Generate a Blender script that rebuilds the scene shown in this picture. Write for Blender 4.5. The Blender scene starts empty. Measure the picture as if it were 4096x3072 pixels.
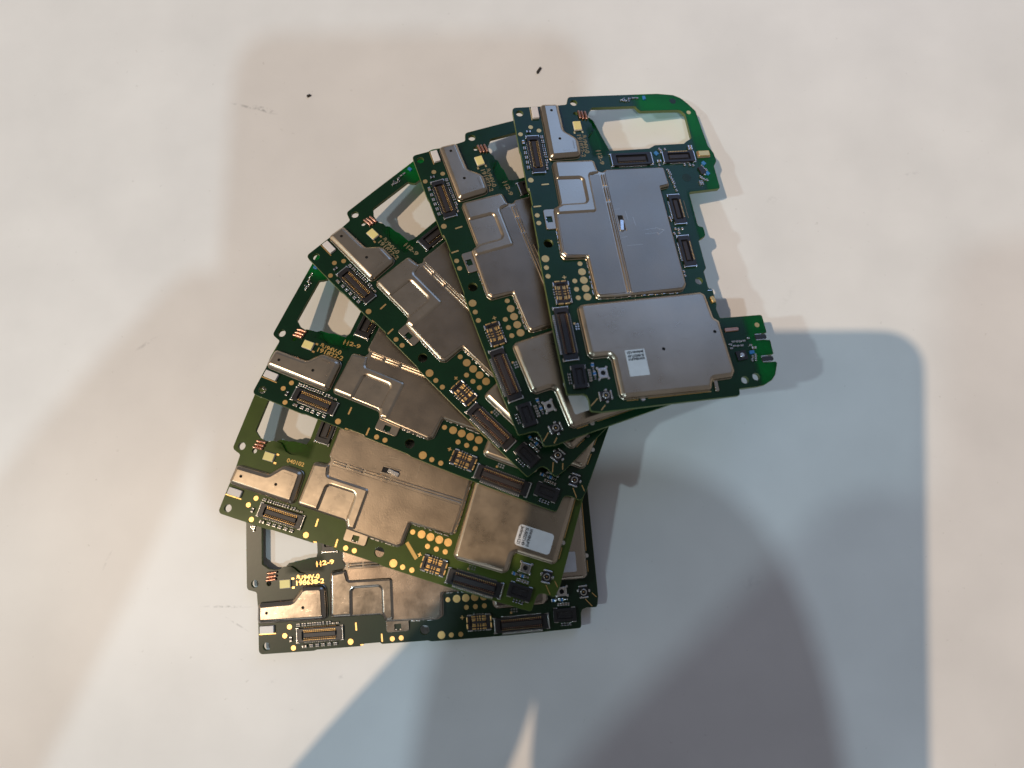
import bpy, bmesh, math, random
from mathutils import Vector, Matrix
from mathutils.geometry import tessellate_polygon

S = 0.1                      # everything is laid out in millimetres; 1 Blender unit = 1 cm
sc = bpy.context.scene
sc.unit_settings.scale_length = 0.01
C = sc.collection
random.seed(7)

# ------------------------------------------------------------------ camera
CR = Matrix(((0.999308, -0.005409, -0.036804), (0.0, -0.989374, 0.145395), (-0.0372, -0.145294, -0.988689)))
CAMLOC = Vector((4.8958, -19.3406, 131.5167))
cam = bpy.data.cameras.new('camera')
cam_ob = bpy.data.objects.new('camera', cam)
C.objects.link(cam_ob)
m = Matrix((CR.col[0], -CR.col[1], -CR.col[2])).transposed().to_4x4()
m.translation = CAMLOC * S
cam_ob.matrix_world = m
cam.sensor_width = 36.0
cam.lens = 2300.0 / 4096.0 * 36.0
cam.clip_start = 0.1
cam.clip_end = 2000.0
cam.dof.use_dof = True
cam.dof.focus_distance = 12.9
cam.dof.aperture_fstop = 0.10
sc.camera = cam_ob

# ------------------------------------------------------------------ world, lamps, exposure
world = bpy.data.worlds.new('World')
sc.world = world
world.use_nodes = True
bg = world.node_tree.nodes['Background']
bg.inputs[0].default_value = (1.0, 0.98, 1.0, 1)
bg.inputs[1].default_value = 0.165


def sun(name, direction, color, strength, angle):
    l = bpy.data.lights.new(name, 'SUN')
    l.color = color
    l.energy = strength
    l.angle = math.radians(angle)
    o = bpy.data.objects.new(name, l)
    C.objects.link(o)
    o.rotation_euler = Vector(direction).to_track_quat('Z', 'Y').to_euler()
    o.location = Vector(direction).normalized() * 40
    return o


def area(name, loc, size, color, power, shape='DISK', size_y=None, target=(0, 0, 0)):
    l = bpy.data.lights.new(name, 'AREA')
    l.shape = shape
    l.size = size
    if size_y:
        l.size_y = size_y
    l.color = color
    l.energy = power
    o = bpy.data.objects.new(name, l)
    C.objects.link(o)
    o.location = loc
    o.rotation_euler = (Vector(loc) - Vector(target)).to_track_quat('Z', 'Y').to_euler()
    return o


# the warm lamp on the left of the table
sun('warm_lamp', (-0.575, -0.12, 1.0), (1.0, 0.75, 0.51), 1.80, 0.9)


def far_lamp(name, direction, dist, size, rgb):
    """a distant disc lamp giving the irradiance rgb at the boards"""
    k = max(rgb)
    d = Vector(direction).normalized() * dist
    return area(name, d, size, tuple(c / k for c in rgb), math.pi * dist ** 2 * k)


# cool lights from the side of the table nearest the photographer (below the picture)
far_lamp('cool_lamp_high', (-0.03, -0.60, 1.0), 150, 6.0, (0.43, 0.58, 0.67))
far_lamp('cool_lamp_low', (-1.12, -0.24, 1.0), 150, 6.0, (0.42, 0.58, 0.64))
# the window behind the table on the right: a soft cool panel, mirrored in the topmost shields
WD = Vector((0.38, 0.77, 0.51)).normalized() * 200
area('window_light', WD, 125, (0.27, 0.50, 1.0), 1.40 * math.pi * 125 * 100, 'RECTANGLE', 100)

# added soft lights, cool near side and warm left, for glints on shield edges
area('added_cool_glint_light', Vector((-0.15, -0.90, 0.30)).normalized() * 200, 150, (0.80, 0.92, 1.0), 0.95 * math.pi * 150 * 70, 'RECTANGLE', 70)
area('added_warm_glint_light', Vector((-0.93, 0.12, 0.30)).normalized() * 200, 120, (1.0, 0.68, 0.36), 0.9 * math.pi * 120 * 70, 'RECTANGLE', 70)

sc.view_settings.view_transform = 'Standard'
sc.view_settings.look = 'None'
sc.view_settings.exposure = 0.0
sc.view_settings.gamma = 1.0


# ------------------------------------------------------------------ materials
def new_mat(name, color, rough=0.5, metal=0.0, spec=0.5, bump=None, var=None, coat=0.0):
    """bump = (scale, strength, detail); var = (scale, amount) gentle mottling of the colour"""
    mt = bpy.data.materials.new(name)
    mt.use_nodes = True
    nt = mt.node_tree
    b = nt.nodes['Principled BSDF']
    b.inputs['Base Color'].default_value = (*color, 1)
    b.inputs['Roughness'].default_value = rough
    b.inputs['Metallic'].default_value = metal
    b.inputs['Specular IOR Level'].default_value = spec
    b.inputs['Coat Weight'].default_value = coat
    tc = nt.nodes.new('ShaderNodeTexCoord')
    if var:
        n = nt.nodes.new('ShaderNodeTexNoise')
        n.inputs['Scale'].default_value = var[0]
        n.inputs['Detail'].default_value = 5
        nt.links.new(tc.outputs['Object'], n.inputs['Vector'])
        r = nt.nodes.new('ShaderNodeMapRange')
        r.inputs[1].default_value = 0.3
        r.inputs[2].default_value = 0.7
        r.inputs[3].default_value = 1 - var[1]
        r.inputs[4].default_value = 1 + var[1]
        nt.links.new(n.outputs['Fac'], r.inputs[0])
        mx = nt.nodes.new('ShaderNodeVectorMath')
        mx.operation = 'SCALE'
        mx.inputs[0].default_value = color
        nt.links.new(r.outputs[0], mx.inputs['Scale'])
        nt.links.new(mx.outputs[0], b.inputs['Base Color'])
    if bump:
        n = nt.nodes.new('ShaderNodeTexNoise')
        n.inputs['Scale'].default_value = bump[0]
        n.inputs['Detail'].default_value = bump[2]
        nt.links.new(tc.outputs['Object'], n.inputs['Vector'])
        bp = nt.nodes.new('ShaderNodeBump')
        bp.inputs['Strength'].default_value = bump[1]
        bp.inputs['Distance'].default_value = 0.01
        nt.links.new(n.outputs['Fac'], bp.inputs['Height'])
        nt.links.new(bp.outputs[0], b.inputs['Normal'])
    return mt


def mask_mat(name, color, trans, rough):
    """green solder mask on glass fibre: glossy film, some light comes through the board"""
    mt = new_mat(name, color, rough, 0, 0.32, bump=(9.0, 0.05, 3), var=(1.4, 0.18))
    nt = mt.node_tree
    b = nt.nodes['Principled BSDF']
    out = nt.nodes['Material Output']
    tr = nt.nodes.new('ShaderNodeBsdfTranslucent')
    tr.inputs[0].default_value = (*trans, 1)
    mx = nt.nodes.new('ShaderNodeMixShader')
    tcn = [n for n in nt.nodes if n.type == 'TEX_COORD'][0]
    sx = nt.nodes.new('ShaderNodeSeparateXYZ')
    nt.links.new(tcn.outputs['Object'], sx.inputs[0])

    def step(sock, a, b_):
        r = nt.nodes.new('ShaderNodeMapRange')
        r.inputs[1].default_value = a * S
        r.inputs[2].default_value = b_ * S
        nt.links.new(sock, r.inputs[0])
        return r.outputs[0]

    def op(o, p, q):
        n = nt.nodes.new('ShaderNodeMath')
        n.operation = o
        for i_, v_ in enumerate((p, q)):
            if isinstance(v_, float):
                n.inputs[i_].default_value = v_
            else:
                nt.links.new(v_, n.inputs[i_])
        return n.outputs[0]

    X, Y = sx.outputs[0], sx.outputs[1]
    top = step(Y, 39.2, 40.4)
    frame = op('MULTIPLY', step(X, 2.5, 1.0), step(Y, 27.0, 29.5))
    gap = op('MULTIPLY', op('MULTIPLY', step(Y, 19.5, 18.0), step(Y, 14.6, 15.4)), op('MULTIPLY', step(X, 4.0, 6.0), step(X, 13.6, 12.6)))
    edge = op('MULTIPLY', step(X, 23.0, 24.5), op('MULTIPLY', step(Y, 34.6, 35.3), step(X, 48.0, 44.0)))
    m_ = op('MAXIMUM', op('MAXIMUM', top, frame), op('MAXIMUM', gap, edge))
    m_ = op('ADD', op('MULTIPLY', m_, 0.52), 0.06)
    nt.links.new(m_, mx.inputs[0])
    nt.links.new(b.outputs[0], mx.inputs[1])
    nt.links.new(tr.outputs[0], mx.inputs[2])
    nt.links.new(mx.outputs[0], out.inputs['Surface'])
    return mt


def metal_mat(name, color, rough, bump, scr=0.07):
    """stamped nickel silver: fine grain plus long faint scratches and finger smears"""
    mt = new_mat(name, color, rough, 1.0, 0.5, bump=bump, var=(1.1, 0.10))
    nt = mt.node_tree
    b = nt.nodes['Principled BSDF']
    tc = [n for n in nt.nodes if n.type == 'TEX_COORD'][0]
    n = nt.nodes.new('ShaderNodeTexNoise')
    n.inputs['Scale'].default_value = 2.2
    n.inputs['Detail'].default_value = 8
    n.inputs['Roughness'].default_value = 0.65
    nt.links.new(tc.outputs['Object'], n.inputs['Vector'])
    r = nt.nodes.new('ShaderNodeMapRange')
    r.inputs[1].default_value = 0.3
    r.inputs[2].default_value = 0.7
    r.inputs[3].default_value = rough - 0.02
    r.inputs[4].default_value = rough + 0.05
    nt.links.new(n.outputs['Fac'], r.inputs[0])
    nt.links.new(r.outputs[0], b.inputs['Roughness'])
    # scratches: stretched noise feeding a second bump
    mp = nt.nodes.new('ShaderNodeMapping')
    mp.inputs['Rotation'].default_value = (0, 0, 0.35)
    mp.inputs['Scale'].default_value = (5.0, 70.0, 1.0)
    nt.links.new(tc.outputs['Object'], mp.inputs['Vector'])
    w = nt.nodes.new('ShaderNodeTexNoise')
    w.inputs['Scale'].default_value = 1.0
    w.inputs['Detail'].default_value = 2
    nt.links.new(mp.outputs[0], w.inputs['Vector'])
    rr = nt.nodes.new('ShaderNodeMapRange')
    rr.inputs[1].default_value = 0.70
    rr.inputs[2].default_value = 0.80
    nt.links.new(w.outputs['Fac'], rr.inputs[0])
    b2 = nt.nodes.new('ShaderNodeBump')
    b2.inputs['Strength'].default_value = scr
    b2.inputs['Distance'].default_value = 0.01
    nt.links.new(rr.outputs[0], b2.inputs['Height'])
    old = [x for x in nt.nodes if x.type == 'BUMP' and x != b2][0]
    nt.links.new(old.outputs[0], b2.inputs['Normal'])
    nt.links.new(b2.outputs[0], b.inputs['Normal'])
    return mt


M = {}
M['mask'] = mask_mat('solder_mask', (0.004, 0.026, 0.010), (0.06, 0.80, 0.32), 0.26)
M['mask_olive'] = mask_mat('solder_mask_olive', (0.058, 0.088, 0.014), (0.16, 0.60, 0.05), 0.30)
M['mask_dark'] = mask_mat('solder_mask_dark', (0.008, 0.022, 0.009), (0.06, 0.40, 0.08), 0.36)
M['fibre'] = new_mat('cut_fibreglass_edge', (0.11, 0.15, 0.045), 0.4, bump=(30, .2, 2))
M['can'] = metal_mat('nickel_silver', (0.49, 0.41, 0.32), 0.28, (10.0, 0.05, 4))
M['can_rough'] = metal_mat('nickel_silver_grained', (0.33, 0.27, 0.21), 0.31, (42.0, 0.20, 3))
M['can_polished'] = metal_mat('nickel_silver_polished', (0.42, 0.365, 0.31), 0.20, (10.0, 0.05, 4))  # lowest board's copy of the metal: tone and gloss set against lamp glare
M['can_rough_polished'] = metal_mat('nickel_silver_grained_low_glare', (0.37, 0.295, 0.235), 0.24, (42.0, 0.08, 3))  # grained plates of that board, toned against the same glare
M['gold'] = new_mat('gold_pad', (0.88, 0.56, 0.22), 0.38, 1.0, bump=(30, 0.2, 2))
M['gold_dull'] = new_mat('gold_print', (0.55, 0.36, 0.12), 0.5, 0.6)
M['contact'] = new_mat('dull_contact', (0.42, 0.27, 0.13), 0.32, 1.0)
M['print'] = new_mat('pale_print', (0.30, 0.24, 0.13), 0.5, 0.4)
M['tin'] = new_mat('solder_tin', (0.68, 0.67, 0.66), 0.26, 1.0, bump=(25, 0.3, 2))
M['black'] = new_mat('black_plastic', (0.013, 0.011, 0.012), 0.42, 0, bump=(30, 0.1, 2))
M['black_in'] = new_mat('black_plastic_inner', (0.024, 0.019, 0.020), 0.5)
M['dark'] = new_mat('hole_shade', (0.006, 0.006, 0.007), 0.8)  # near-black colour standing in for the shade inside holes
M['led'] = new_mat('led_phosphor', (0.86, 0.74, 0.30), 0.55, 0, var=(6, 0.05))
M['white'] = new_mat('white_plastic', (0.74, 0.70, 0.68), 0.5, 0, var=(4, 0.05))
M['sticker'] = new_mat('white_sticker', (0.72, 0.72, 0.73), 0.55, 0, var=(5, 0.05))
M['ink'] = new_mat('black_ink', (0.03, 0.03, 0.035), 0.6)
M['copper'] = new_mat('copper_spring', (0.55, 0.30, 0.22), 0.32, 1.0, bump=(18, 0.4, 2))
M['ceramic'] = new_mat('beige_ceramic', (0.26, 0.20, 0.15), 0.5)
M['ceramic_grey'] = new_mat('grey_ceramic', (0.16, 0.15, 0.15), 0.5)
M['resistor'] = new_mat('resistor_body', (0.03, 0.028, 0.03), 0.4)
M['blue'] = new_mat('blue_part', (0.03, 0.17, 0.42), 0.4)
M['phone'] = new_mat('phone_glass', (0.015, 0.013, 0.013), 0.15)
M['speck'] = new_mat('dark_crumb', (0.03, 0.025, 0.02), 0.8)

# table: off-white laminate, faintly mottled, with a few pencil-grey scuffs
tm = new_mat('white_laminate', (0.735, 0.72, 0.71), 0.42, 0, 0.4, bump=(60.0, 0.10, 4), var=(0.45, 0.05))
nt = tm.node_tree
b = nt.nodes['Principled BSDF']
tc = [n for n in nt.nodes if n.type == 'TEX_COORD'][0]
base_link = [l for l in nt.links if l.to_socket == b.inputs['Base Color']][0].from_socket
prev = base_link
for (x, y, a, lx, ly, k) in [(-62.6, 70.5, -0.35, 4.0, 0.8, .55), (-67.5, 71.5, -0.25, 5.0, 0.5, .35), (-63.5, -49.8, 0.0, 6.5, 0.35, .40),
                             (-61.0, -53.5, -0.5, 4.0, 0.3, .25), (-36.9, -64.0, 0.4, 1.2, 0.5, .30), (-52.5, -65.5, 0.5, 1.5, 0.6, .12),
                             (46, 66, 0, 2.0, 1.2, .10), (62, 44, 0.4, 1.6, 1.2, .12), (9, 24, 0, 2, 1, .15), (52, -44, 0.3, 3, 2, .08),
                             (64, 20, 0.9, 5, 1.0, .06), (-88, 10, 0.6, 4, .6, .2), (95, 50, 0.2, 3, .5, .15), (-92, -40, 1.2, 3, .4, .2)]:
    mp = nt.nodes.new('ShaderNodeMapping')
    mp.vector_type = 'TEXTURE'
    mp.inputs['Location'].default_value = (x * S, y * S, 0)
    mp.inputs['Rotation'].default_value = (0, 0, a)
    mp.inputs['Scale'].default_value = (lx * S, ly * S, 1)
    nt.links.new(tc.outputs['Object'], mp.inputs['Vector'])
    ln = nt.nodes.new('ShaderNodeVectorMath')
    ln.operation = 'LENGTH'
    nt.links.new(mp.outputs[0], ln.inputs[0])
    nz = nt.nodes.new('ShaderNodeTexNoise')
    nz.inputs['Scale'].default_value = 9.0
    nz.inputs['Detail'].default_value = 6
    nt.links.new(tc.outputs['Object'], nz.inputs['Vector'])
    rg = nt.nodes.new('ShaderNodeMapRange')
    rg.inputs[1].default_value = 0.0
    rg.inputs[2].default_value = 1.0
    rg.inputs[3].default_value = k
    rg.inputs[4].default_value = 0.0
    nt.links.new(ln.outputs['Value'], rg.inputs[0])
    ml = nt.nodes.new('ShaderNodeMath')
    ml.operation = 'MULTIPLY'
    ml.use_clamp = True
    nt.links.new(rg.outputs[0], ml.inputs[0])
    r2 = nt.nodes.new('ShaderNodeMapRange')
    r2.inputs[1].default_value = 0.42
    r2.inputs[2].default_value = 0.62
    r2.inputs[4].default_value = 1.6
    nt.links.new(nz.outputs['Fac'], r2.inputs[0])
    nt.links.new(r2.outputs[0], ml.inputs[1])
    mx = nt.nodes.new('ShaderNodeMix')
    mx.data_type = 'RGBA'
    nt.links.new(ml.outputs[0], mx.inputs[0])
    nt.links.new(prev, mx.inputs[6])
    mx.inputs[7].default_value = (0.20, 0.20, 0.21, 1)
    prev = mx.outputs[2]
dn = nt.nodes.new('ShaderNodeTexNoise')
dn.inputs['Scale'].default_value = 7.0
dn.inputs['Detail'].default_value = 3
nt.links.new(tc.outputs['Object'], dn.inputs['Vector'])
dr = nt.nodes.new('ShaderNodeMapRange')
dr.inputs[1].default_value = 0.70
dr.inputs[2].default_value = 0.80
dr.inputs[4].default_value = 0.35
nt.links.new(dn.outputs['Fac'], dr.inputs[0])
mx = nt.nodes.new('ShaderNodeMix')
mx.data_type = 'RGBA'
nt.links.new(dr.outputs[0], mx.inputs[0])
nt.links.new(prev, mx.inputs[6])
mx.inputs[7].default_value = (0.40, 0.38, 0.36, 1)
prev = mx.outputs[2]
nt.links.new(prev, b.inputs['Base Color'])
M['table'] = tm


# ------------------------------------------------------------------ mesh helpers (millimetres in, scaled on output)
def rnd(pts, r=0.3, seg=4):
    """round the corners of a closed polygon; a point may carry its own radius"""
    out = []
    n = len(pts)
    for i in range(n):
        p = Vector(pts[i][:2])
        rr = pts[i][2] if len(pts[i]) > 2 else r
        a = Vector(pts[i - 1][:2])
        c = Vector(pts[(i + 1) % n][:2])
        u = a - p
        v = c - p
        lu, lv = u.length, v.length
        if lu < 1e-6 or lv < 1e-6:
            continue
        u /= lu
        v /= lv
        ang = math.acos(max(-1, min(1, u.dot(v))))
        if rr <= 0 or ang > math.radians(172):
            out.append((p.x, p.y))
            continue
        t = rr / math.tan(ang / 2)
        t = min(t, lu * 0.48, lv * 0.48)
        r2 = t * math.tan(ang / 2)
        bis = (u + v).normalized()
        cen = p + bis * (r2 / math.sin(ang / 2))
        s0 = p + u * t - cen
        s1 = p + v * t - cen
        a0 = math.atan2(s0.y, s0.x)
        a1 = math.atan2(s1.y, s1.x)
        d = (a1 - a0 + math.pi) % (2 * math.pi) - math.pi
        for k in range(seg + 1):
            th = a0 + d * k / seg
            out.append((cen.x + r2 * math.cos(th), cen.y + r2 * math.sin(th)))
    return out


def area2(p):
    return sum(p[i - 1][0] * p[i][1] - p[i][0] * p[i - 1][1] for i in range(len(p)))


def ccw(p):
    return p if area2(p) > 0 else p[::-1]


def inset(p, d):
    """move every vertex of a ccw polygon inwards by d"""
    n = len(p)
    out = []
    for i in range(n):
        a = Vector(p[i - 1])
        q = Vector(p[i])
        c = Vector(p[(i + 1) % n])
        e1 = (q - a)
        e2 = (c - q)
        if e1.length < 1e-9:
            e1 = e2
        if e2.length < 1e-9:
            e2 = e1
        e1.normalize()
        e2.normalize()
        n1 = Vector((-e1.y, e1.x))
        n2 = Vector((-e2.y, e2.x))
        s = n1 + n2
        if s.length < 1e-6:
            s = n1.copy()
        s.normalize()
        k = max(0.5, s.dot(n1))
        out.append((q.x + s.x * d / k, q.y + s.y * d / k))
    return out


def circ(x, y, r, n=20, ry=None):
    ry = ry or r
    return [(x + r * math.cos(2 * math.pi * k / n), y + ry * math.sin(2 * math.pi * k / n)) for k in range(n)]


class MB:
    """collects shapes into one mesh"""

    def __init__(s):
        s.v = []
        s.f = []
        s.mi = []
        s.mats = []

    def mat(s, m):
        if m not in s.mats:
            s.mats.append(m)
        return s.mats.index(m)

    def solid(s, outer, z0, z1, m, bevel=0.0, seg=4, holes=(), foot=0.0, bh=None, side=None):
        """a plate from z0 to z1 with rounded top edge; holes are straight"""
        i = s.mat(m)
        si = s.mat(side) if side else i
        outer = ccw(outer)
        prof = [(0.0, z0)]
        if foot:
            prof = [(-foot, z0), (-foot, z0 + foot * 0.7), (0.0, z0 + foot * 1.4)]
        hh = bh or bevel
        if bevel and bh:
            for fx, fz in ((0, 1), (.04, .82), (.10, .68), (.19, .56), (.42, .34), (.65, .16), (.82, .055), (1.0, 0)):
                prof.append((bevel * fx, z1 - hh * fz))
        elif bevel:
            for k in range(seg + 1):
                a = math.pi / 2 * k / seg
                prof.append((bevel * (1 - math.cos(a)), z1 - hh + hh * math.sin(a)))
        else:
            prof.append((0.0, z1))
        rings = []
        for (d, z) in prof:
            q = inset(outer, d) if d else outer
            base = len(s.v)
            s.v += [(x, y, z) for x, y in q]
            rings.append((base, len(q)))
        for (b0, n), (b1, _) in zip(rings, rings[1:]):
            for k in range(n):
                k2 = (k + 1) % n
                s.f.append((b0 + k, b0 + k2, b1 + k2, b1 + k))
                s.mi.append(si)
        hb = []
        for h in holes:
            h = ccw(h)
            lo = len(s.v)
            s.v += [(x, y, z0) for x, y in h]
            hi = len(s.v)
            s.v += [(x, y, z1) for x, y in h]
            n = len(h)
            for k in range(n):
                k2 = (k + 1) % n
                s.f.append((lo + k2, lo + k, hi + k, hi + k2))
                s.mi.append(si)
            hb.append((lo, hi, n))
        for top in (True, False):
            loops = []
            idx = []
            b0, n = rings[-1] if top else rings[0]
            loops.append([Vector(s.v[b0 + k]) for k in range(n)])
            idx += [b0 + k for k in range(n)]
            for lo, hi, n2 in hb:
                q = hi if top else lo
                loops.append([Vector(s.v[q + k]) for k in range(n2)])
                idx += [q + k for k in range(n2)]
            for t in tessellate_polygon(loops):
                a, b_, c_ = (idx[j] for j in t)
                pa, pb, pc = (Vector(s.v[j]) for j in (a, b_, c_))
                up = (pb - pa).cross(pc - pa).z > 0
                if up != top:
                    b_, c_ = c_, b_
                s.f.append((a, b_, c_))
                s.mi.append(i)
        return s

    def box(s, x0, y0, x1, y1, z0, z1, m, bevel=0.0):
        if bevel:
            return s.solid(rnd([(x0, y0), (x1, y0), (x1, y1), (x0, y1)], bevel * 1.3, 3), z0, z1, m, bevel, 3)
        return s.solid([(x0, y0), (x1, y0), (x1, y1), (x0, y1)], z0, z1, m)

    def bar(s, x0, y0, x1, y1, w, z0, z1, m, bevel=0.0):
        d = Vector((x1 - x0, y1 - y0)).normalized()
        n = Vector((-d.y, d.x)) * w / 2
        p = [(x0 - n.x, y0 - n.y), (x1 - n.x, y1 - n.y), (x1 + n.x, y1 + n.y), (x0 + n.x, y0 + n.y)]
        if bevel:
            return s.solid(rnd(p, bevel * 1.3, 3), z0, z1, m, bevel, 3)
        return s.solid(p, z0, z1, m)

    def mesh(s, name):
        me = bpy.data.meshes.new(name)
        me.from_pydata([(x * S, y * S, z * S) for x, y, z in s.v], [], s.f)
        for mm in s.mats:
            me.materials.append(mm)
        me.polygons.foreach_set('material_index', s.mi)
        me.polygons.foreach_set('use_smooth', [True] * len(me.polygons))
        me.update()
        bm = bmesh.new()
        bm.from_mesh(me)
        for e in bm.edges:
            if len(e.link_faces) == 2:
                a, b_ = e.link_faces
                fa = abs(a.normal.z) > 0.999
                fb = abs(b_.normal.z) > 0.999
                if fa != fb or a.normal.angle(b_.normal, 0) > math.radians(50):
                    e.smooth = False
        bm.to_mesh(me)
        bm.free()
        return me


_font_cache = {}


def text_mesh(txt, height, m, mirror=False, stretch=1.0, fit=None, bold=0.012):
    cu = bpy.data.curves.new('lettering', 'FONT')
    cu.body = txt
    cu.size = height * 1.45
    cu.extrude = 0.012
    cu.offset = bold
    ob = bpy.data.objects.new('lettering_tmp', cu)
    C.objects.link(ob)
    dg = bpy.context.evaluated_depsgraph_get()
    me = bpy.data.meshes.new_from_object(ob.evaluated_get(dg))
    bpy.data.objects.remove(ob)
    if fit:
        stretch = fit / max(v.co.x for v in me.vertices)
    for v in me.vertices:
        v.co = Vector(((-v.co.x if mirror else v.co.x) * S * stretch, v.co.y * S, v.co.z * S))
    if mirror:
        me.flip_normals()
    me.materials.clear()
    me.materials.append(m)
    me.name = 'lettering'
    return me


# ------------------------------------------------------------------ the circuit board, described once
# spec: list of (name, mesh, (x, y, z, rot), [sub-parts], label)
SPEC = []


def part(name, mesh, at=(0, 0, 0, 0), subs=None, label=None, only=None, kind=None):
    e = dict(name=name, mesh=mesh, at=at, subs=subs or [], label=label, only=only, kind=kind)
    SPEC.append(e)
    return e


def sub(e, name, mesh, at=(0, 0, 0, 0), only=None, kind=None):
    e['subs'].append(dict(name=name, mesh=mesh, at=at, only=only, kind=kind))


OUT = [(-1.60, -1.5, .9), (10.4, -1.45, .2), (11.2, -1.25, .2), (20.6, -1.12, .5), (21.5, -.66, .5), (24.9, -.6, .3), (25.3, -.95, .3),
       (35.3, -.85, .3), (36.1, -1.08, .3), (44.4, -1.0, 0), (53.6, -.85, 0), (61.5, -.55, 0), (68.3, -.3, .5), (68.55, 2.9, .4), (68.9, 3.5, .5),
       (69.9, 3.8, .4), (72.1, 3.72, .6), (72.5, 6, 0), (72.35, 18.3, 0), (72.2, 34.6, .6), (70.8, 34.8, .3), (70.75, 38.7, .8), (70.5, 40.5, 1.5),
       (69.7, 42.2, 1.5), (68.6, 43.3, 1.2), (66.2, 44.4, .3), (65.85, 44.2, .2), (65.75, 41.3, .35), (64.35, 41.25, .35), (64.2, 44.2, .3),
       (61.0, 44.35, .3), (60.75, 41.3, .35), (59.6, 41.25, .35), (59.35, 44.1, .3), (55.2, 44.15, .5), (55.15, 34.8, .3), (53.0, 34.5, .3),
       (52.0, 34.85, .3), (48.3, 34.85, .3), (48.1, 34.0, .3), (44.1, 33.95, .4), (43.3, 34.7, .4), (36.6, 34.72, .5), (36.1, 35.2, .3),
       (35.6, 36.3, .3), (35.1, 36.6, .3), (33.2, 36.6, .4), (32.8, 35.6, .3), (32.2, 35.45, .2), (23.95, 35.5, .5), (23.4, 43.2, .6),
       (17.2, 43.25, .5), (15.9, 44.2, .5), (13.6, 44.15, .8), (11.6, 43.25, .8), (6.6, 42.95, 2), (1.2, 42.7, 1), (-1.0, 41.3, 3),
       (-2.7, 40.0, 3), (-3.8, 38.2, 2), (-4.35, 34.2, 3), (-4.3, 20.0, 0), (-4.2, 12.2, .9), (-2.0, 11.5, .6), (-1.75, 8.0, 0)]
WIN = [(-0.85, 17.35, .4), (-0.85, 28.0, .3), (0.1, 28.5, .3), (0.65, 29.0, .3), (0.75, 39.0, 1.4), (2.2, 39.9, .8), (9.2, 39.7, .5), (9.95, 38.3, .4),
       (10.6, 37.5, .3), (10.65, 30.4, .5), (11.5, 28.8, .5), (11.7, 19.0, .4), (11.35, 17.9, .4), (11.4, 17.0, .4), (10.9, 15.9, .4), (9.9, 15.0, .6),
       (8.7, 14.75, .8), (7.4, 15.05, .8), (6.4, 16.0, .6), (5.6, 16.5, .5), (3.8, 16.45, .3), (3.1, 15.98, .3), (2.2, 15.95, .4), (0.7, 16.2, .4)]
HOLES = [circ(0.1, 0.05, .85), circ(-2.42, 13.3, .85), circ(0.75, 13.15, .55), circ(34.67, 1.34, 1.05), circ(46.2, 32.35, .85),
         circ(69.08, 36.5, .8), circ(68.64, 39.05, .8)]
PCBT = 0.8
mb = MB()
mb.solid(rnd(OUT, .3), -PCBT, 0, M['mask'], 0.06, 2, holes=[rnd(WIN, .3)] + HOLES, side=M['fibre'])
part('board_panel', mb.mesh('board_panel'))
mb = MB()
mb.solid([(4.4, 16.55), (5.6, 16.4), (6.5, 15.7), (7.5, 14.9), (8.8, 14.6), (10.2, 14.9), (11.1, 15.9), (11.6, 17), (11.5, 17.9), (10.7, 17.85),
          (8.1, 17.7), (7.1, 17.35), (5.1, 17.2)], -PCBT + .02, -0.5, M['mask'])
part('milled_ledge', mb.mesh('milled_ledge'))
# shields on the underside that carry the board
mb = MB()
mb.solid(rnd([(14, 6), (14, 30), (46, 30), (46, 10), (36, 6)], .8), -1.95, -PCBT, M['can'])
part('lower_shield', mb.mesh('lower_shield'))

# upper shield cans --------------------------------------------------------------------------------
CAN1 = [(-1.55, 5.0, .9), (-1.45, 9.3, .9), (6.2, 9.5, 1.2), (8.3, 11.95, 1.0), (9.2, 12.3, .9), (13.4, 12.2, 1.3), (13.7, 4.95, 1.0)]
H1 = 1.3
vents = [(0.75, 7.25), (8.75, 7.9)]
mb = MB()
mb.solid(rnd(CAN1, .9, 6), 0, H1, M['can'], 0.95, 7, bh=.8, holes=[circ(x, y, .34, 14) for x, y in vents], foot=.1)
e = part('shield_can', mb.mesh('shield_can_small'))
vm = MB().solid(circ(0, 0, .36, 14), 0, .05, M['dark']).mesh('vent_shade_disc')  # dark disc painting the shade down in a vent
for x, y in vents:
    sub(e, 'vent_shade_disc', vm, (x, y, H1 - .25, 0))
mk = MB().box(-.1, -.13, .1, .13, 0, .015, M['can_rough']).mesh('stamped_mark')
for k in range(7):
    sub(e, 'stamped_mark', mk, (9.6 + k * .32, 10.8, H1, 0))
sub(e, 'stamped_line', MB().bar(11.9, 8.0, 12.0, 9.6, .1, H1, H1 + .02, M['can']).mesh('stamped_line'))

CAN2 = [(14.45, 5.25, .9), (14.6, 14.9, .8), (17.5, 15.2, .5), (18.0, 16.2, .6), (17.3, 17.0, .3), (17.4, 30.7, .5), (22.5, 30.95, .5),
        (22.9, 28.7, .4), (47.2, 28.95, .9), (48.45, 27.9, .9), (48.75, 13.85, .3), (48.55, 9.3, .7), (39.0, 8.85, .6), (38.9, 4.2, .7), (37.9, 3.5, .5),
        (26.6, 3.7, .4), (25.7, 5.25, .8)]
mb = MB()
mb.solid(rnd(CAN2, .5, 5), 0, 1.0, M['can'], 0.42, 6, bh=.4, foot=.1)
e = part('shield_can', mb.mesh('shield_can_large'))
mb = MB()
mb.solid(rnd([(14.7, 5.45, .8), (14.85, 14.65, .8), (17.5, 15.0, .5), (18.3, 15.3, .3), (18.9, 13.0, .5), (28.5, 12.95, .8), (28.5, 4.1, .6), (26.7, 4.0, .6), (25.85, 5.7, .6),
              (25.85, 11.1, .8), (19.6, 11.1, .8), (19.5, 5.4, .6)], .5, 6), 1.0, 1.38, M['can'], .62, 6, bh=.37)
sub(e, 'raised_rim', mb.mesh('raised_rim'))
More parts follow.
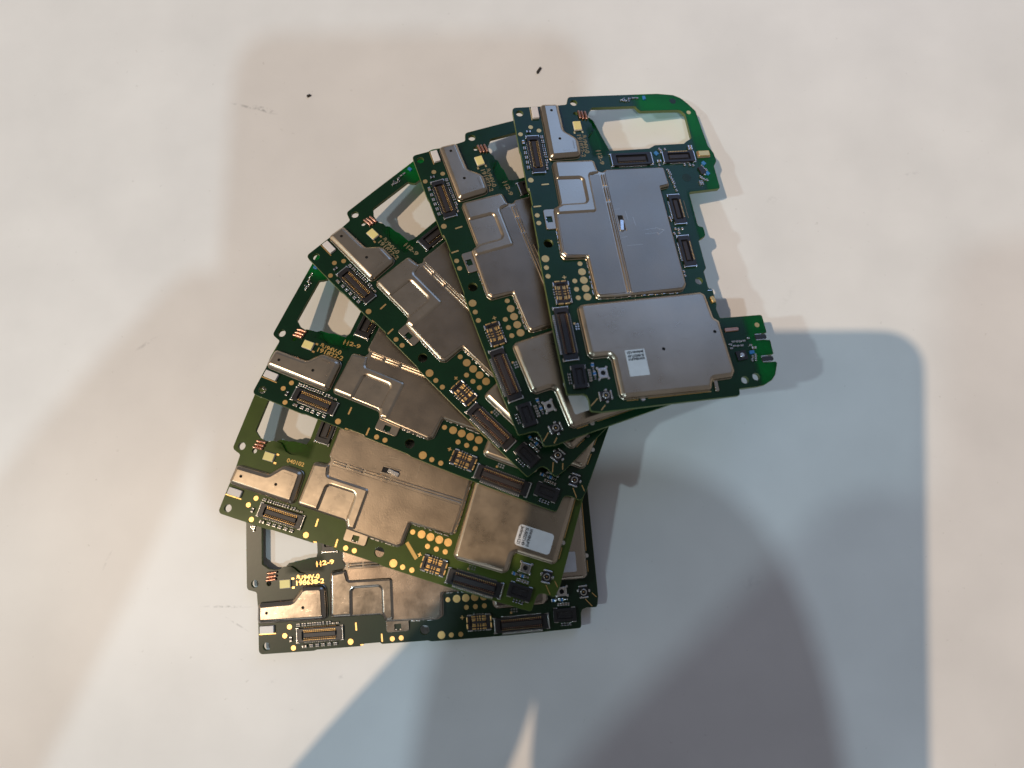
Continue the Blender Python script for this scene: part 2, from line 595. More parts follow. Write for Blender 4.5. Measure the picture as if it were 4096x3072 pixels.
mb = MB()
mb.solid(rnd([(18.85, 12.5, .1), (18.75, 15.25, .2), (48.15, 15.45, .2), (48.1, 9.9, .6), (47.6, 9.35, .4), (38.7, 9.2, .4), (38.35, 4.6, .5), (37.7, 4.05, .4),
              (28.2, 4.2, .3), (28.15, 12.5, .3)], .3), 1.0, 1.13, M['can_rough'], .05, 2)
sub(e, 'lower_plate', mb.mesh('lower_plate'))
SLOT = [(29.6, 16.95), (33.4, 17.1), (33.4, 18.4), (29.6, 18.3)]
mb = MB()
mb.solid(rnd([(18.3, 16.6, .2), (17.75, 17.1, .2), (17.8, 30.35, .3), (22.2, 30.55, .3), (22.6, 28.4, .3), (47.1, 28.55, .6), (48.0, 27.7, .6), (48.3, 16.7, .2)], .3),
         1.0, 1.13, M['can_rough'], .05, 2, holes=[rnd(SLOT, .2)])
sub(e, 'upper_plate', mb.mesh('upper_plate'))
for (x0, x1) in ((18.8, 21.85), (22.15, 25.75), (26.1, 48.1)):
    mb = MB()
    mb.bar(x0, 15.72 + (x0 - 18) * .007, x1, 15.72 + (x1 - 18) * .007, .40, 1.0, 1.27, M['can'], .18)
    mb.bar(x0, 16.28 + (x0 - 18) * .007, x1, 16.28 + (x1 - 18) * .007, .34, 1.0, 1.24, M['can'], .15)
    sub(e, 'seam_bead', mb.mesh('seam_bead'))
mb = MB()
mb.box(29.6, 17.0, 33.4, 18.35, 1.0, 1.02, M['dark'])  # dark sheet as the slot's painted shade
mb.bar(29.4, 17.05, 33.0, 17.15, .3, 1.0, 1.22, M['can'], .1)
mb.bar(29.6, 18.45, 33.5, 18.55, .22, 1.0, 1.24, M['can'], .08)
mb.bar(30.9, 17.9, 33.5, 17.5, .9, 1.1, 1.45, M['tin'], .12)
sub(e, 'latch_slot', mb.mesh('latch_slot'))
mb = MB()
for p in ([(33.6, 22.5), (33.45, 25.1), (33.2, 25.15), (34.0, 26.9), (34.9, 25.5), (34.55, 25.3), (34.6, 22.4)],):
    for a, c in zip(p, p[1:]):
        mb.bar(a[0], a[1], c[0], c[1], .09, 1.13, 1.15, M['can'])
sub(e, 'embossed_arrow', mb.mesh('embossed_arrow'))
for a, c in (((28.1, 16.9), (28.0, 18.1)), ((35.1, 16.9), (35.05, 18.4)), ((37.2, 17.9), (37.1, 21.4)), ((28.6, 19.2), (30.9, 19.4)), ((30.2, 20.6), (32.4, 20.8))):
    sub(e, 'stamped_line', MB().bar(*a, *c, .1, 1.13, 1.15, M['can']).mesh('stamped_line'))
mb = MB()
for p in ([(16.6, 7.6), (16.6, 10.6), (16.2, 10.6), (16.9, 11.9), (17.6, 10.6), (17.2, 10.6), (17.2, 7.6), (16.6, 7.6)],):
    for a, c in zip(p, p[1:]):
        mb.bar(a[0], a[1], c[0], c[1], .07, 1.3, 1.315, M['can_rough'])
sub(e, 'embossed_mark', mb.mesh('embossed_mark'))
mb = MB()
mb.solid(rnd([(26.45, 1.35, .5), (31.45, 1.45, .5), (31.4, 3.9, .1), (26.4, 4.1, .1)], .4), 0.02, .3, M['can'], .1, 3, holes=[rnd([(28.25, 1.7), (29.75, 1.75), (29.7, 3.1), (28.2, 3.05)], .15)])
mb.box(28.4, 1.75, 28.7, 1.95, .02, .12, M['tin'])
mb.box(29.3, 1.75, 29.6, 1.95, .02, .12, M['tin'])
sub(e, 'solder_tab', mb.mesh('solder_tab'))
# small ragged bits of solder along the foot of the frame
mb = MB()
for k in range(26):
    t = random.random()
    x = 31.6 + t * 6.5 if k % 2 else 39.3 + t * 9.0
    y = 3.45 if k % 2 else 8.75
    l = random.uniform(.25, .8)
    mb.box(x, y - .12, x + l, y + .12, 0, random.uniform(.15, .45), M['tin'], .05)
for k in range(12):
    y = 10 + k * 1.5
    mb.box(48.65, y, 48.85, y + random.uniform(.3, 1.1), 0, random.uniform(.2, .6), M['tin'], .05)
sub(e, 'solder_fillet', mb.mesh('solder_fillet'), kind='stuff')

CAN3 = [(49.85, 4.85, 1.1), (60.7, 5.2, .9), (61.45, 6.0, .6), (61.4, 9.3, .9), (62.3, 9.85, .7), (69.9, 9.95, 1.0), (70.45, 10.6, .6), (70.5, 28.6, .7), (69.5, 29.0, .5), (68.6, 29.4, .5),
        (68.4, 33.6, .6), (67.2, 34.4, .9), (56.2, 33.95, .5), (55.3, 32.9, .6), (49.9, 32.4, 1.0), (49.15, 31.4, .6)]
H3 = 1.35
vents = [(61.27, 20.5), (58.6, 32.1)]
mb = MB()
mb.solid(rnd(CAN3, .9, 6), 0, H3, M['can'], 0.85, 7, bh=.72, holes=[circ(x, y, .36, 14) for x, y in vents], foot=.12)
e = part('shield_can', mb.mesh('shield_can_plain'))
for x, y in vents:
    sub(e, 'vent_shade_disc', vm, (x, y, H3 - .25, 0))
# faint ribs pressed round the step
for q in ((60.0, 10.9, 60.3, 16.0, .12), (59.4, 24.0, 59.6, 26.2, .07)):
    sub(e, 'pressed_rib', MB().bar(*q, H3, H3 + .02, M['can']).mesh('pressed_rib'))
mb = MB()
mb.solid(rnd([(68.3, 29.7), (70.9, 29.55), (70.95, 30.4), (68.3, 30.5)], .25), .05, .35, M['can'], .1, 3)
part('ground_finger', mb.mesh('ground_finger'))
# plated strip along the long edge of the big can
mb = MB()
mb.bar(70.8, 11.2, 70.8, 13.6, .12, 0, .06, M['gold'])
mb.bar(70.75, 15.6, 70.75, 28.8, .12, 0, .06, M['gold'])
part('plated_strip', mb.mesh('plated_strip'))

# gold test pads ------------------------------------------------------------------------------------
def disc(r):
    return MB().solid(circ(0, 0, r, 24), 0, .03, M['gold']).mesh('test_pad')


PM = {r: disc(r) for r in (.25, .47, .53, .62, .78, .82)}
for x, y, r in [(5.2, 3.82, .53), (4.15, 2.04, .53), (6.02, -.58, .53), (18.52, -.06, .62), (27.61, 0, .53), (29.55, .05, .53), (40.05, 7.28, .53),
                (41.99, 7.38, .82), (43.95, 7.42, .82), (45.9, 7.46, .82), (47.85, 7.49, .82), (43.98, 5.47, .53), (45.94, 5.5, .53), (47.89, 5.54, .53),
                (38.28, .12, .82), (40.4, 0, .53), (42.44, .02, .53), (57.45, 42.42, .53), (1.61, 40.85, .53)]:
    part('test_pad', PM[r], (x, y, 0, 0))
part('test_pad', MB().solid(circ(0, 0, .8, 24), 0, .02, M['mask_dark']).mesh('masked_pad'), (-1.93, 37.66, 0, 0), label='pale green test pad')
part('test_pad', MB().solid(circ(0, 0, 1.05, 28), 0, .02, M['mask_dark']).mesh('masked_pad'), (20.0, 35.9, 0, 0), label='wide test pad under green mask')
part('test_pad', MB().solid(circ(0, 0, .45, 20), 0, .05, M['tin']).mesh('edge_pad'), (70.75, 14.57, 0, 0), label='silver pad at the board edge')
mb = MB().solid(rnd([(0, -.86), (.34, -.86), (.34, .86), (0, .86)], .16), 0, .03, M['gold']).mesh('gold_dash')
part('gold_dash', mb, (19.65, 2.98, 0, .05))
part('gold_dash', mb, (25.2, .33, 0, .06))
part('gold_dash', MB().box(-.35, -.12, .35, .12, 0, .03, M['gold']).mesh('gold_dash_small'), (20.95, -.82, 0, .1))
mb = MB().bar(0, -.42, 0, .42, .2, 0, .03, M['gold'])
mb.bar(-.42, 0, -.1, 0, .2, 0, .03, M['gold'])
mb.bar(.1, 0, .42, 0, .2, 0, .03, M['gold'])
part('plus_mark', mb.mesh('plus_mark'), (42.96, 3.4, 0, 0))
mb = MB().bar(69.7, 5.55, 71.05, 4.0, .16, 0, .03, M['gold'])
part('gold_trace', mb.mesh('gold_trace'))
mb = MB().bar(71.2, 6.8, 72.1, 5.85, .16, 0, .03, M['gold'])
part('gold_trace', mb.mesh('gold_trace'))
part('gold_strip', MB().box(-1.5, 2.55, 2.2, 2.75, 0, .05, M['gold']).mesh('gold_strip'))
part('spacer_block', MB().box(-1.15, 2.85, 1.9, 4.4, 0, .55, M['white'], .1).mesh('spacer_block'))
part('test_pad', PM[.25], (53.56, 3.75, 0, 0))
for k in range(3):
    for j in range(2):
        part('test_pad', MB().box(-.16, -.16, .16, .16, 0, .03, M['tin']).mesh('square_pad') if (k, j) == (0, 0) else SPEC[-1]['mesh'], (53.7 + k * .55, 3.95 + j * .5, 0, 0))

# camera flash --------------------------------------------------------------------------------------
mb = MB().box(-1.22, -.92, 1.22, .92, 0, .35, M['white'], .05)
e = part('flash_lamp', mb.mesh('flash_lamp'), (4.5, 12.93, 0, .02))
sub(e, 'phosphor', MB().box(-1.16, -.86, 1.16, .86, .35, .5, M['led'], .1).mesh('phosphor'))
part('solder_pad', MB().box(-.3, -.2, .3, .2, 0, .06, M['gold']).mesh('solder_pad'), (6.1, 13.9, 0, 0))
part('solder_pad', SPEC[-1]['mesh'], (6.2, 12.0, 0, 0))
# three copper contact springs
mb = MB().solid(rnd([(-1.2, -.3), (1.2, -.3), (1.2, .3), (-1.2, .3)], .28), 0, .5, M['copper'], .26, 4)
mb.bar(-.6, 0, .7, 0, .25, .5, .62, M['copper'], .1)
cs = mb.mesh('contact_spring')
for x, y in ((1.4, 15.45), (1.3, 14.65), (1.15, 13.95)):
    part('contact_spring', cs, (x + .15, y, 0, .08))


# board-to-board connectors --------------------------------------------------------------------------
def pins(n, x0, x1, y, w, h, z0, z1, m):
    mb = MB()
    for k in range(n):
        x = x0 + (x1 - x0) * k / (n - 1)
        mb.box(x - w / 2, y - h / 2, x + w / 2, y + h / 2, z0, z1, m, min(w, h) * .25)
    return mb.mesh('contact_row')


def connector(name, L, W, n, at, rows, tone='black', ends=True, wall=.55):
    mb = MB()
    x, y = L / 2, W / 2
    mb.solid(rnd([(-x, -y), (x, -y), (x, y), (-x, y)], .25), 0, .55, M['black'], .08, 3,
             holes=[rnd([(-x + .95, -y + wall), (x - .95, -y + wall), (x - .95, y - wall), (-x + .95, y - wall)], .2)])
    mb.box(-x + .9, -y + wall - .05, x - .9, y - wall + .05, 0, .12, M['black'])
    mb.box(-x + 1.35, -y * .33, x - 1.35, y * .33, .1, .5, M['black_in'], .1)
    e = part(name, mb.mesh(name), at)
    for (yy, m, ww, hh, z1) in rows:
        sub(e, 'contact_row', pins(n, -x + 1.5, x - 1.5, yy, ww, hh, .02, z1, M[m]), kind='stuff')
    if ends:
        for s in (-1, 1):
            mb = MB()
            mb.solid(rnd([(s * (x + .02), -y + .1), (s * (x + .28), -y + .1), (s * (x + .28), y - .1), (s * (x + .02), y - .1)], .1), 0, .5, M['tin'], .08, 3)
            mb.box(s * x - .5, -y - .15, s * x + .3, -y + .12, 0, .3, M['tin'], .08)
            mb.box(s * x - .5, y - .12, s * x + .3, y + .15, 0, .3, M['tin'], .08)
            sub(e, 'end_bracket', mb.mesh('end_bracket'))
    return e


connector('board_connector', 9.7, 2.9, 17, (11.95, 2.0, 0, .01),
          [(1.5, 'contact', .22, .2, .2), (.98, 'gold', .24, .2, .58), (.66, 'gold', .22, .2, .4), (-.66, 'contact', .22, .18, .4), (-.98, 'gold', .24, .18, .58), (-1.5, 'tin', .24, .25, .2)])
connector('board_connector', 11.3, 3.0, 21, (55.7, 1.5, 0, .03),
          [(1.62, 'tin', .2, .3, .22), (1.0, 'gold', .2, .18, .57), (.68, 'copper', .18, .14, .4), (-.68, 'copper', .18, .14, .4), (-1.0, 'contact', .2, .18, .57), (-1.72, 'tin', .27, .55, .3)])
connector('board_connector', 9.3, 3.3, 18, (14.5, 23.9, 0, math.pi / 2),
          [(1.75, 'ceramic_grey', .22, .2, .2), (-.75, 'contact', .2, .16, .4), (-1.78, 'tin', .24, .3, .22)])
connector('board_connector', 7.3, 3.0, 12, (14.45, 35.2, 0, math.pi / 2),
          [(1.35, 'gold', .26, .3, .58), (-.7, 'black_in', .2, .2, .4), (-1.6, 'tin', .24, .35, .24)])
connector('board_connector', 7.3, 2.7, 14, (28.4, 31.5, 0, .01),
          [(1.1, 'gold', .2, .32, .57), (2.2, 'ceramic_grey', .2, .2, .1), (-1.5, 'tin', .26, .4, .25)])
connector('board_connector', 7.3, 2.7, 14, (39.0, 31.2, 0, .01),
          [(1.1, 'gold', .2, .32, .57), (-1.5, 'tin', .26, .4, .25)])
# battery connector with wide blades
mb = MB()
mb.solid(rnd([(-2.7, -1.5), (2.7, -1.5), (2.7, 1.5), (-2.7, 1.5)], .2), 0, .5, M['black'], .08, 3, holes=[rnd([(-2.0, -.9), (2.0, -.9), (2.0, .9), (-2.0, .9)], .15)])
mb.box(-2.05, -.95, 2.05, .95, 0, .15, M['black_in'])
mb.box(-1.3, -.28, 1.3, .28, .15, .42, M['black_in'], .08)
e = part('battery_connector', mb.mesh('battery_connector'), (46.6, 2.3, 0, .01))
bm_ = {}
for w_ in (.85, .3):
    q = MB()
    q.box(-w_ / 2, -.2, w_ / 2, .2, 0, .1, M['gold'], .05)
    q.box(-w_ / 2, .3, w_ / 2, .62, .1, .38, M['gold'], .08)
    q.box(-w_ / 2 * .8, -.55, w_ / 2 * .8, -.27, -.1, .12, M['gold'], .05)
    bm_[w_] = q.mesh('blade')
for sy in (1, -1):
    for x, w_ in ((-1.15, .85), (-.3, .3), (.25, .3), (1.1, .85)):
        sub(e, 'blade', bm_[w_], (x, sy * .78, .16, 0 if sy > 0 else math.pi))
q = MB().box(-.16, -.55, .16, .55, 0, .56, M['gold'], .1).mesh('end_contact')
for x in (-2.55, 2.55):
    for y in (-.68, .68):
        sub(e, 'end_contact', q, (x, y, 0, 0))
q = MB().box(-.55, -.14, .55, .14, 0, .52, M['tin'], .08).mesh('side_bracket')
for x in (-1.95, 1.95):
    for y in (-1.6, 1.6):
        sub(e, 'side_bracket', q, (x, y, 0, 0))
q = MB()
for x in (-.95, -.3, .2, .9):
    for y in (-1.62, 1.62):
        q.box(x - .15, y - .18, x + .15, y + .18, 0, .2, M['tin'], .04)
sub(e, 'contact_row', q.mesh('contact_row'), kind='stuff')
# small black socket near the notch
mb = MB()
mb.solid(rnd([(-2.45, -1.35), (2.45, -1.35), (2.45, 1.35), (-2.45, 1.35)], .25), 0, .6, M['black'], .1, 3, holes=[rnd([(-1.7, -.8), (1.7, -.8), (1.7, .8), (-1.7, .8)], .2)])
mb.box(-1.75, -.85, 1.75, .85, 0, .3, M['black'])
e = part('small_socket', mb.mesh('small_socket'), (65.0, 2.7, 0, .0))
sub(e, 'contact_row', pins(9, -1.4, 1.4, .45, .16, .3, .3, .42, M['black_in']), kind='stuff')
sub(e, 'contact_row', pins(9, -1.4, 1.4, -.45, .16, .3, .3, .42, M['black_in']), kind='stuff')
q = MB().box(-.45, -.1, .45, .1, 0, .4, M['tin'], .06).mesh('corner_bracket')
for x, y in ((-1.9, -1.45), (1.9, -1.45), (1.9, 1.45), (-1.9, 1.45)):
    sub(e, 'corner_bracket', q, (x, y, 0, 0))


# coaxial sockets -----------------------------------------------------------------------------------
def ring(r0, r1, z0, z1, m):
    return MB().solid(circ(0, 0, r1, 24), z0, z1, m, .06, 2, holes=[circ(0, 0, r0, 24)])


mb = MB().box(-.95, -.95, .95, .95, 0, .35, M['black'], .08)
e = part('antenna_socket', mb.mesh('antenna_socket'), (69.4, 7.15, 0, .05))
sub(e, 'collar', ring(.5, .68, .35, .75, M['tin']).mesh('collar'))
sub(e, 'centre_pin', MB().solid(circ(0, 0, .15, 12), .35, .62, M['gold'], .05, 2).mesh('centre_pin'))
q = MB().box(-.95, -.17, .95, .17, 0, .42, M['tin'], .1).mesh('side_plate')
sub(e, 'side_plate', q, (0, 1.18, 0, 0))
sub(e, 'side_plate', q, (0, -1.18, 0, 0))
q = MB().box(-.22, -.3, .22, .3, 0, .3, M['tin'], .1).mesh('solder_foot')
sub(e, 'solder_foot', q, (1.25, .1, 0, 0))
sub(e, 'solder_foot', q, (-1.15, .3, 0, 0))
mb = MB().solid(rnd([(-1.1, -1.0), (1.1, -1.0), (1.1, 1.0), (-1.1, 1.0)], .2), 0, .45, M['gold'], .12, 3, holes=[circ(0, 0, .5, 18)])
mb.mats[0] = M['tin']
e = part('test_socket', mb.mesh('test_socket'), (64.75, 7.5, 0, .03))
sub(e, 'bore_shade_disc', MB().solid(circ(0, 0, .52, 18), 0, .12, M['dark']).mesh('bore_shade_disc'))  # dark disc, painted shade at the bottom of the socket opening
q = MB().box(-.25, -.25, .25, .25, 0, .3, M['tin'], .08).mesh('solder_foot')
for x, y in ((-1.15, -.95), (1.15, -.95), (1.15, .95), (-1.15, .95)):
    sub(e, 'solder_foot', q, (x, y, 0, 0))
# crystal
mb = MB().box(-.85, -1.5, .85, 1.5, 0, .35, M['ceramic'], .06)
e = part('crystal_can', mb.mesh('crystal_can'), (14.0, 41.35, 0, 0))
sub(e, 'lid', MB().box(-.78, -1.42, .78, 1.42, .35, .65, M['gold'], .18).mesh('lid'))


# chip parts ----------------------------------------------------------------------------------------
def chip(l, w, h, body, capm='tin'):
    mb = MB()
    mb.box(-l / 2 + l * .26, -w / 2, l / 2 - l * .26, w / 2, 0, h, M[body])
    mb.box(-l / 2, -w / 2 - .02, -l / 2 + l * .27, w / 2 + .02, 0, h + .03, M[capm], .05)
    mb.box(l / 2 - l * .27, -w / 2 - .02, l / 2, w / 2 + .02, 0, h + .03, M[capm], .05)
    return mb


CH = {'r': chip(.62, .34, .22, 'resistor').mesh('resistor'), 'c': chip(.62, .36, .32, 'ceramic').mesh('capacitor'),
      'g': chip(.62, .36, .3, 'ceramic_grey').mesh('capacitor'), 'C': chip(1.0, .52, .48, 'ceramic').mesh('capacitor'),
      'b': chip(.95, .55, .35, 'blue').mesh('filter'), 'B': MB().box(-.5, -.35, .5, .35, 0, .4, M['blue'], .08).mesh('filter'),
      'R': chip(1.0, .52, .3, 'resistor').mesh('resistor')}
NM = {'r': 'resistor', 'c': 'capacitor', 'g': 'capacitor', 'C': 'capacitor', 'b': 'filter', 'B': 'filter', 'R': 'resistor'}
Q = math.pi / 2


def chips(kind, lst, rot=0.0):
    for x, y in lst:
        part(NM[kind], CH[kind], (x, y, 0, rot + random.uniform(-.06, .06)))


chips('r', [(9.4, 4.15), (9.9, 4.15), (10.4, 4.17), (10.9, 4.17)], Q)
chips('g', [(7.0, 4.12), (7.45, 4.12), (8.2, 4.15), (8.75, 4.15), (11.55, 4.2), (12.1, 4.2), (12.75, 4.25), (13.6, 4.2), (14.2, 4.25)], Q)
chips('c', [(14.95, 4.05), (15.85, 4.08)], 0)
chips('C', [(8.55, -.33)], 0)
chips('g', [(9.85, -.27), (10.25, -.27), (11.15, -.25), (11.55, -.25), (12.4, -.22), (12.8, -.22), (13.75, -.19), (14.15, -.19), (15.1, -.17), (15.5, -.17)], Q)
chips('R', [(5.55, 1.3)], Q)
chips('c', [(64.37, 4.85), (64.92, 4.85), (65.47, 4.87), (63.85, 4.83), (66.0, 4.83)], Q)
chips('b', [(62.85, 5.73), (64.65, 5.8)], 0)
chips('r', [(63.75, 5.78), (65.6, 5.82)], 0)
chips('r', [(64.3, .72), (64.9, .72), (65.5, .74), (66.1, .76)], Q)
# right-hand strip and the corner by the window
chips('g', [(17.83, 31.8), (18.4, 32.0), (19.0, 32.15), (19.7, 31.95), (20.3, 32.2), (20.9, 32.3), (21.5, 32.4)], .9)
chips('B', [(16.45, 40.85), (19.25, 41.1), (13.1, 30.1)], .6)
chips('g', [(17.2, 40.2), (17.8, 40.5), (18.3, 41.0), (19.5, 40.3), (20.1, 39.2), (20.5, 39.5), (21.5, 38.7), (21.5, 39.2), (22.0, 38.7), (22.0, 39.2), (21.1, 40.5), (20.9, 39.9)], .4)
part('chip_package', MB().box(-1.0, -.6, 1.0, .6, 0, .4, M['black'], .06).mesh('chip_package'), (18.4, 39.9, 0, .3))
chips('C', [(11.75, 38.5), (12.4, 38.5), (15.4, 30.2)], Q)
chips('g', [(12.0, 31.1), (12.4, 31.4), (12.1, 32.4), (16.6, 36.2), (16.75, 37.4), (16.9, 38.2), (16.35, 30.1)], .2)
chips('g', [(22.4, 32.4), (23.4, 32.6)], .3)
chips('C', [(22.2, 30.1)], Q)
chips('g', [(-2.5, 24.9), (-2.25, 25.9), (-2.9, 26.9), (-3.05, 27.9), (-3.0, 28.8)], Q)
chips('r', [(-2.9, 25.7), (-2.4, 26.7), (-2.6, 25.3)], .2)
chips('B', [(-3.0, 30.6)], .1)
chips('c', [(30.3, 29.4), (31.0, 29.5), (33.3, 30.0), (33.5, 30.7), (33.4, 31.6), (34.45, 29.5), (34.4, 30.6), (43.85, 29.4), (44.8, 29.4)], .3)
# tail with the socket springs
chips('g', [(60.75, 36.05), (60.75, 36.9), (60.8, 37.65), (60.75, 38.45), (60.3, 39.5), (61.3, 35.3), (61.7, 36.05), (61.75, 36.85), (62.15, 35.3), (61.75, 37.7), (61.85, 39.65)], Q)
chips('C', [(62.55, 40.1)], Q)
chips('B', [(63.4, 39.5)], Q)
chips('g', [(64.4, 39.4), (64.15, 40.1), (64.6, 39.95), (65.1, 39.1), (65.1, 39.85)], 0)
mb = MB().box(-1.0, -1.1, 1.0, 1.1, 0, .35, M['black'], .06)
mb.solid(circ(0, 0, .5, 16), .35, .55, M['tin'], .1, 3)
part('test_socket', mb.mesh('test_socket_dark'), (63.9, 37.1, 0, .1))
mb = MB().solid(rnd([(57.6, 34.9), (58.5, 34.9), (58.45, 38.0), (57.6, 38.1)], .3), 0, .3, M['copper'], .15, 3)
part('contact_spring', mb.mesh('flat_spring'))
q = MB()
q.solid(rnd([(-.52, -1.35), (.52, -1.35), (.52, 1.2), (-.52, 1.2)], .4), -.7, .12, M['resistor'], .12, 3)
q.box(-.72, -1.3, -.52, .2, 0, .1, M['tin'], .04)
q.box(.52, -1.3, .72, .6, 0, .1, M['tin'], .04)
q = q.mesh('side_contact')
part('side_contact', q, (60.17, 42.55, 0, 0))
part('side_contact', q, (65.05, 42.65, 0, 0))
mb = MB().box(-.75, -.45, .75, .45, 0, .45, M['gold'], .15)
part('contact_spring', mb.mesh('gold_spring'), (50.9, 34.15, 0, .2))
mb = MB().bar(48.7, 33.6, 48.7, 34.6, .18, 0, .2, M['tin'])
part('solder_pad', mb.mesh('solder_pad_edge'))

# printed lettering -----------------------------------------------------------------------------------
for only, num in (('ABC', '191822-2'), ('D', '191822-2'), ('F', '198638-2')):
    part('lettering', text_mesh('94V-0', .95, M['print'] if only == 'ABC' else M['gold_dull'] if only == 'D' else M['gold'], fit=3.6, bold=.03), (8.45, 13.5, .02, .02), only=only)
    part('lettering', text_mesh(num, .95, M['print'] if only == 'ABC' else M['gold_dull'] if only == 'D' else M['gold'], fit=6.5, bold=.03), (6.55, 12.4, .02, .02), only=only)
    part('lettering', text_mesh('2-9', .9, M['print'] if only == 'ABC' else M['gold_dull'] if only == 'D' else M['gold'], fit=2.6, bold=.03), (12.75, 16.35, .02, .05), only=only)
    mtl = M['print'] if only == 'ABC' else M['gold_dull'] if only == 'D' else M['gold']
    mk = MB()
    for sx in (-1, 1):
        for sy in (-1, 1):
            mk.bar(sx * .18, sy * .14, sx * .62, sy * .14, .14, 0, .03, mtl)
            mk.bar(sx * .42, sy * .14, sx * .42, sy * .62, .14, 0, .03, mtl)
    part('maker_mark', mk.mesh('maker_mark'), (11.95, 16.65, 0, .05), only=only)
    part('lettering', text_mesh('R', .8, mtl, mirror=True), (7.55, 13.8, .02, .0), only=only)
    part('lettering', text_mesh('U', .8, mtl), (7.5, 13.6, .02, .0), only=only)
part('lettering', text_mesh('040102', .85, M['gold_dull'], stretch=1.1), (8.5, 13.0, .01, .03), only='E')
mk = MB()
mk.bar(39.55, 4.9, 42.6, 2.4, .75, 0, .012, M['gold_dull'])
part('printed_stamp', mk.mesh('printed_stamp'), only='E')

# stickers ----------------------------------------------------------------------------------------------
z = H3
for only, (x0, y0, x1, y1, r) in (('A', (60.85, 12.45, 66.4, 16.5, .08)), ('E', (61.1, 11.3, 68.6, 15.6, .7)), ('BCDF', (61.3, 11.6, 68.3, 15.8, .3))):
    mb = MB().solid(rnd([(x0, y0), (x1, y0), (x1, y1), (x0, y1)], r), z + .005, z + .06, M['sticker'])
    e = part('sticker', mb.mesh('sticker'), only=only)
    k = (x1 - x0) / 7.5
    h = .62 if only != 'A' else .5
    yt = y1 - .35
    for dx, t in ((2.35 * k, 'NWV8NUP19'), (1.45 * k, 'SU0027149'), (.5 * k, 'Jackman-L21')):
        me = text_mesh(t, h, M['ink'], fit=(y1 - y0 - .7), bold=.03)
        sub(e, 'lettering', me, (x0 + dx, yt, z + .065, -Q))

# ------------------------------------------------------------------ place the six boards
POSE = {
 'A': (((0.14207, 0.98081, 0.13352), (-0.97681, 0.11708, 0.17927), (0.1602, -0.15589, 0.9747)), (2.044, 61.569, 9.718)),
 'B': (((0.337, 0.93771, 0.08448), (-0.93234, 0.31989, 0.16856), (0.13103, -0.13556, 0.98207)), (-20.838, 50.919, 8.999)),
 'C': (((0.69827, 0.71367, 0.05555), (-0.712, 0.68442, 0.15689), (0.07395, -0.1491, 0.98605)), (-43.779, 27.75, 9.637)),
 'D': (((0.92824, 0.37029, 0.03539), (-0.37112, 0.91543, 0.15576), (0.02527, -0.15771, 0.98716)), (-53.812, -2.509, 10.288)),
 'E': (((0.95608, 0.29311, -0.00246), (-0.29152, 0.9517, 0.0964), (0.0306, -0.09145, 0.99534)), (-60.991, -27.805, 7.678)),
 'F': (((0.99748, -0.071, 0.0), (0.071, 0.99748, 0.0), (0.0, 0.0, 1.0)), (-53.272, -57.594, 2.0))}
LABEL = {
 'A': 'topmost circuit board at the right end of the fan, its large shields shining blue',
 'B': 'green circuit board directly under the topmost one, second from the right, greyish violet shields',
 'C': 'green circuit board third from the right in the fan, dark brown shields, steeply tilted',
 'D': 'dark green circuit board fourth from the right, lying on the olive one, brown shields',
 'E': 'olive green circuit board second from the bottom, with bright bronze shields and round-cornered white label',
 'F': 'lowest circuit board, flat on the table, with bright gold lettering beside its yellow flash lamp'}


def place(e, parent, key):
    if e.get('only') and key not in e['only']:
        return None
    o = bpy.data.objects.new(e['name'], e['mesh'])
    C.objects.link(o)
    o.parent = parent
    x, y, z_, r = e['at']
    o.location = (x * S, y * S, z_ * S)
    o.rotation_euler = (0, 0, r)
    if e.get('label'):
        o['label'] = e['label']
    if e.get('kind'):
        o['kind'] = e['kind']
    swap = {'E': 'mask_olive', 'F': 'mask_dark'}.get(key)
    if swap:
        for sl in o.material_slots:
            if sl.material == M['mask']:
                sl.link = 'OBJECT'
                sl.material = M[swap]
    if key == 'F':
        for sl in o.material_slots:
            for k_ in ('can', 'can_rough'):
                if sl.material == M[k_]:
                    sl.link = 'OBJECT'
                    sl.material = M[k_ + '_polished']
    for s_ in e.get('subs', []):
        place(s_, o, key)
    return o


for key in 'ABCDEF':
    rot, loc = POSE[key]
    root = bpy.data.objects.new('circuit_board', None)
    C.objects.link(root)
    root.empty_display_size = 0.5
    mt = Matrix(rot).to_4x4()
    mt.translation = Vector(loc) * S
    root.matrix_world = mt
    root['label'] = LABEL[key]
    root['category'] = 'circuit board'
    root['group'] = 'circuit boards fanned out on the table'
    for e in SPEC:
        place(e, root, key)

# ------------------------------------------------------------------ table
mb = MB()
mb.solid(rnd([(-420, -300), (420, -300), (420, 420), (-420, 420)], 20), -25, 0, M['table'], 1.5, 4)
tb = bpy.data.objects.new('table_top', mb.mesh('table_top'))
C.objects.link(tb)
tb['kind'] = 'structure'

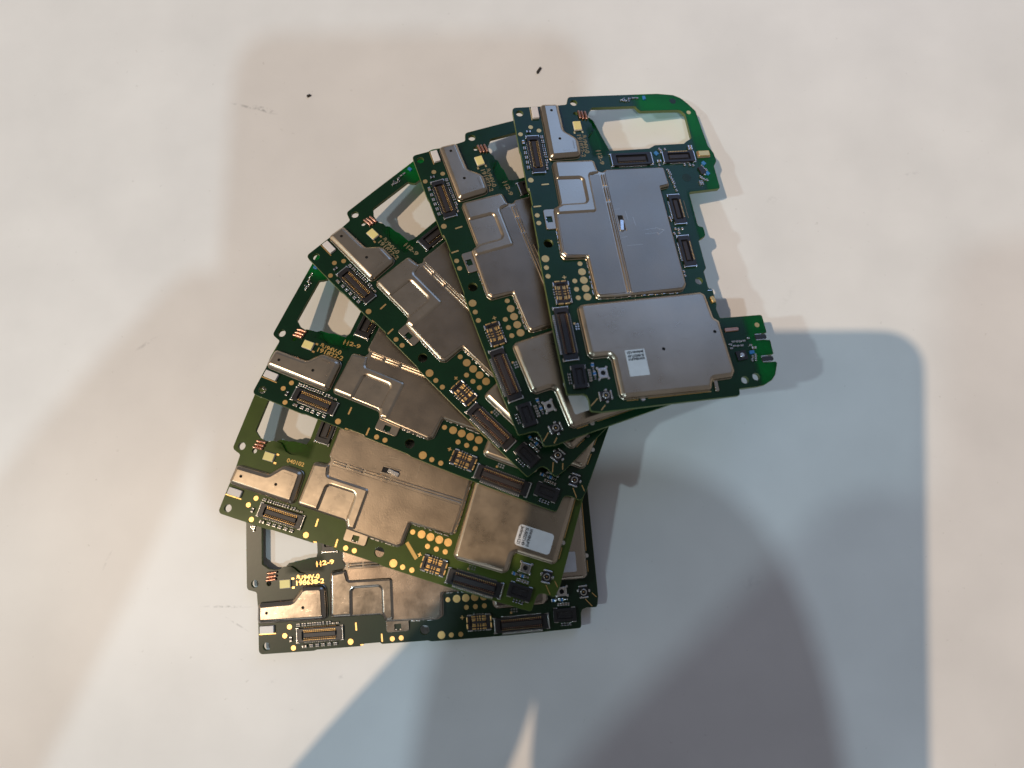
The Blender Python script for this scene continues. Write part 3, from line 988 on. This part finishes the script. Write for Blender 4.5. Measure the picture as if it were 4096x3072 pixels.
# two crumbs on the table
for (x, y, r, w, l, lab) in ((-51.5, 74.0, .5, .35, .6, 'tiny dark crumb on the white table left above the boards'),
                             (6.7, 79.4, 1.1, .35, 1.1, 'tiny dark splinter on the white table above the topmost board')):
    mb = MB()
    mb.solid(rnd([(-l, -w * .6), (l * .8, -w), (l, w * .5), (-l * .6, w)], .2), 0, .4, M['speck'], .15, 3)
    o = bpy.data.objects.new('crumb', mb.mesh('crumb'))
    C.objects.link(o)
    o.location = (x * S, y * S, 0)
    o.rotation_euler = (0, 0, r)
    o['label'] = lab
    o['category'] = 'crumb'

# ------------------------------------------------------------------ the phone that takes the picture (behind the camera)
ax = Vector(CR.col[0])
ay = -Vector(CR.col[1])
az = -Vector(CR.col[2])
mb = MB()
mb.solid(rnd([(-73, -85), (7, -85), (7, 15.5), (-73, 15.5)], 9, 8), 0, 8, M['phone'], 2.0, 4)
ph = bpy.data.objects.new('smartphone', mb.mesh('smartphone'))
C.objects.link(ph)
mm = Matrix((ax, ay, az)).transposed().to_4x4()
mm.translation = (CAMLOC + az * 2.5) * S
ph.matrix_world = mm
ph['label'] = 'black smartphone held flat above the boards, taking the picture'
ph['category'] = 'smartphone'

# ------------------------------------------------------------------ the photographer's arms, out of the picture, shading the table
sk = [((-68, -52, 127), 7), ((-84, -84, 125), 17), ((-103, -113, 120), 22), ((-156, -220, 105), 25), ((-215, -390, 90), 34), ((-70, -620, 60), 95),
      ((40, -500, 105), 46), ((30, -380, 112), 44), ((20, -260, 116), 46), ((16, -180, 122), 48), ((18, -138, 124), 45), ((23, -113, 126), 34), ((27, -96, 127), 17)]
me = bpy.data.meshes.new('person')
me.from_pydata([tuple(c * S for c in p) for p, r in sk], [(i, i + 1) for i in range(len(sk) - 1)], [])
pe = bpy.data.objects.new('person', me)
C.objects.link(pe)
md = pe.modifiers.new('skin', 'SKIN')
for i, (p, r) in enumerate(sk):
    me.skin_vertices[0].data[i].radius = (r * S, r * S)
me.skin_vertices[0].data[5].use_root = True
md2 = pe.modifiers.new('sub', 'SUBSURF')
md2.levels = md2.render_levels = 2
me.materials.append(new_mat('grey_sleeve', (0.10, 0.09, 0.085), 0.9))
pe['label'] = 'arms in grey sleeves of the person taking the picture, beyond the near edge'
pe['category'] = 'person'
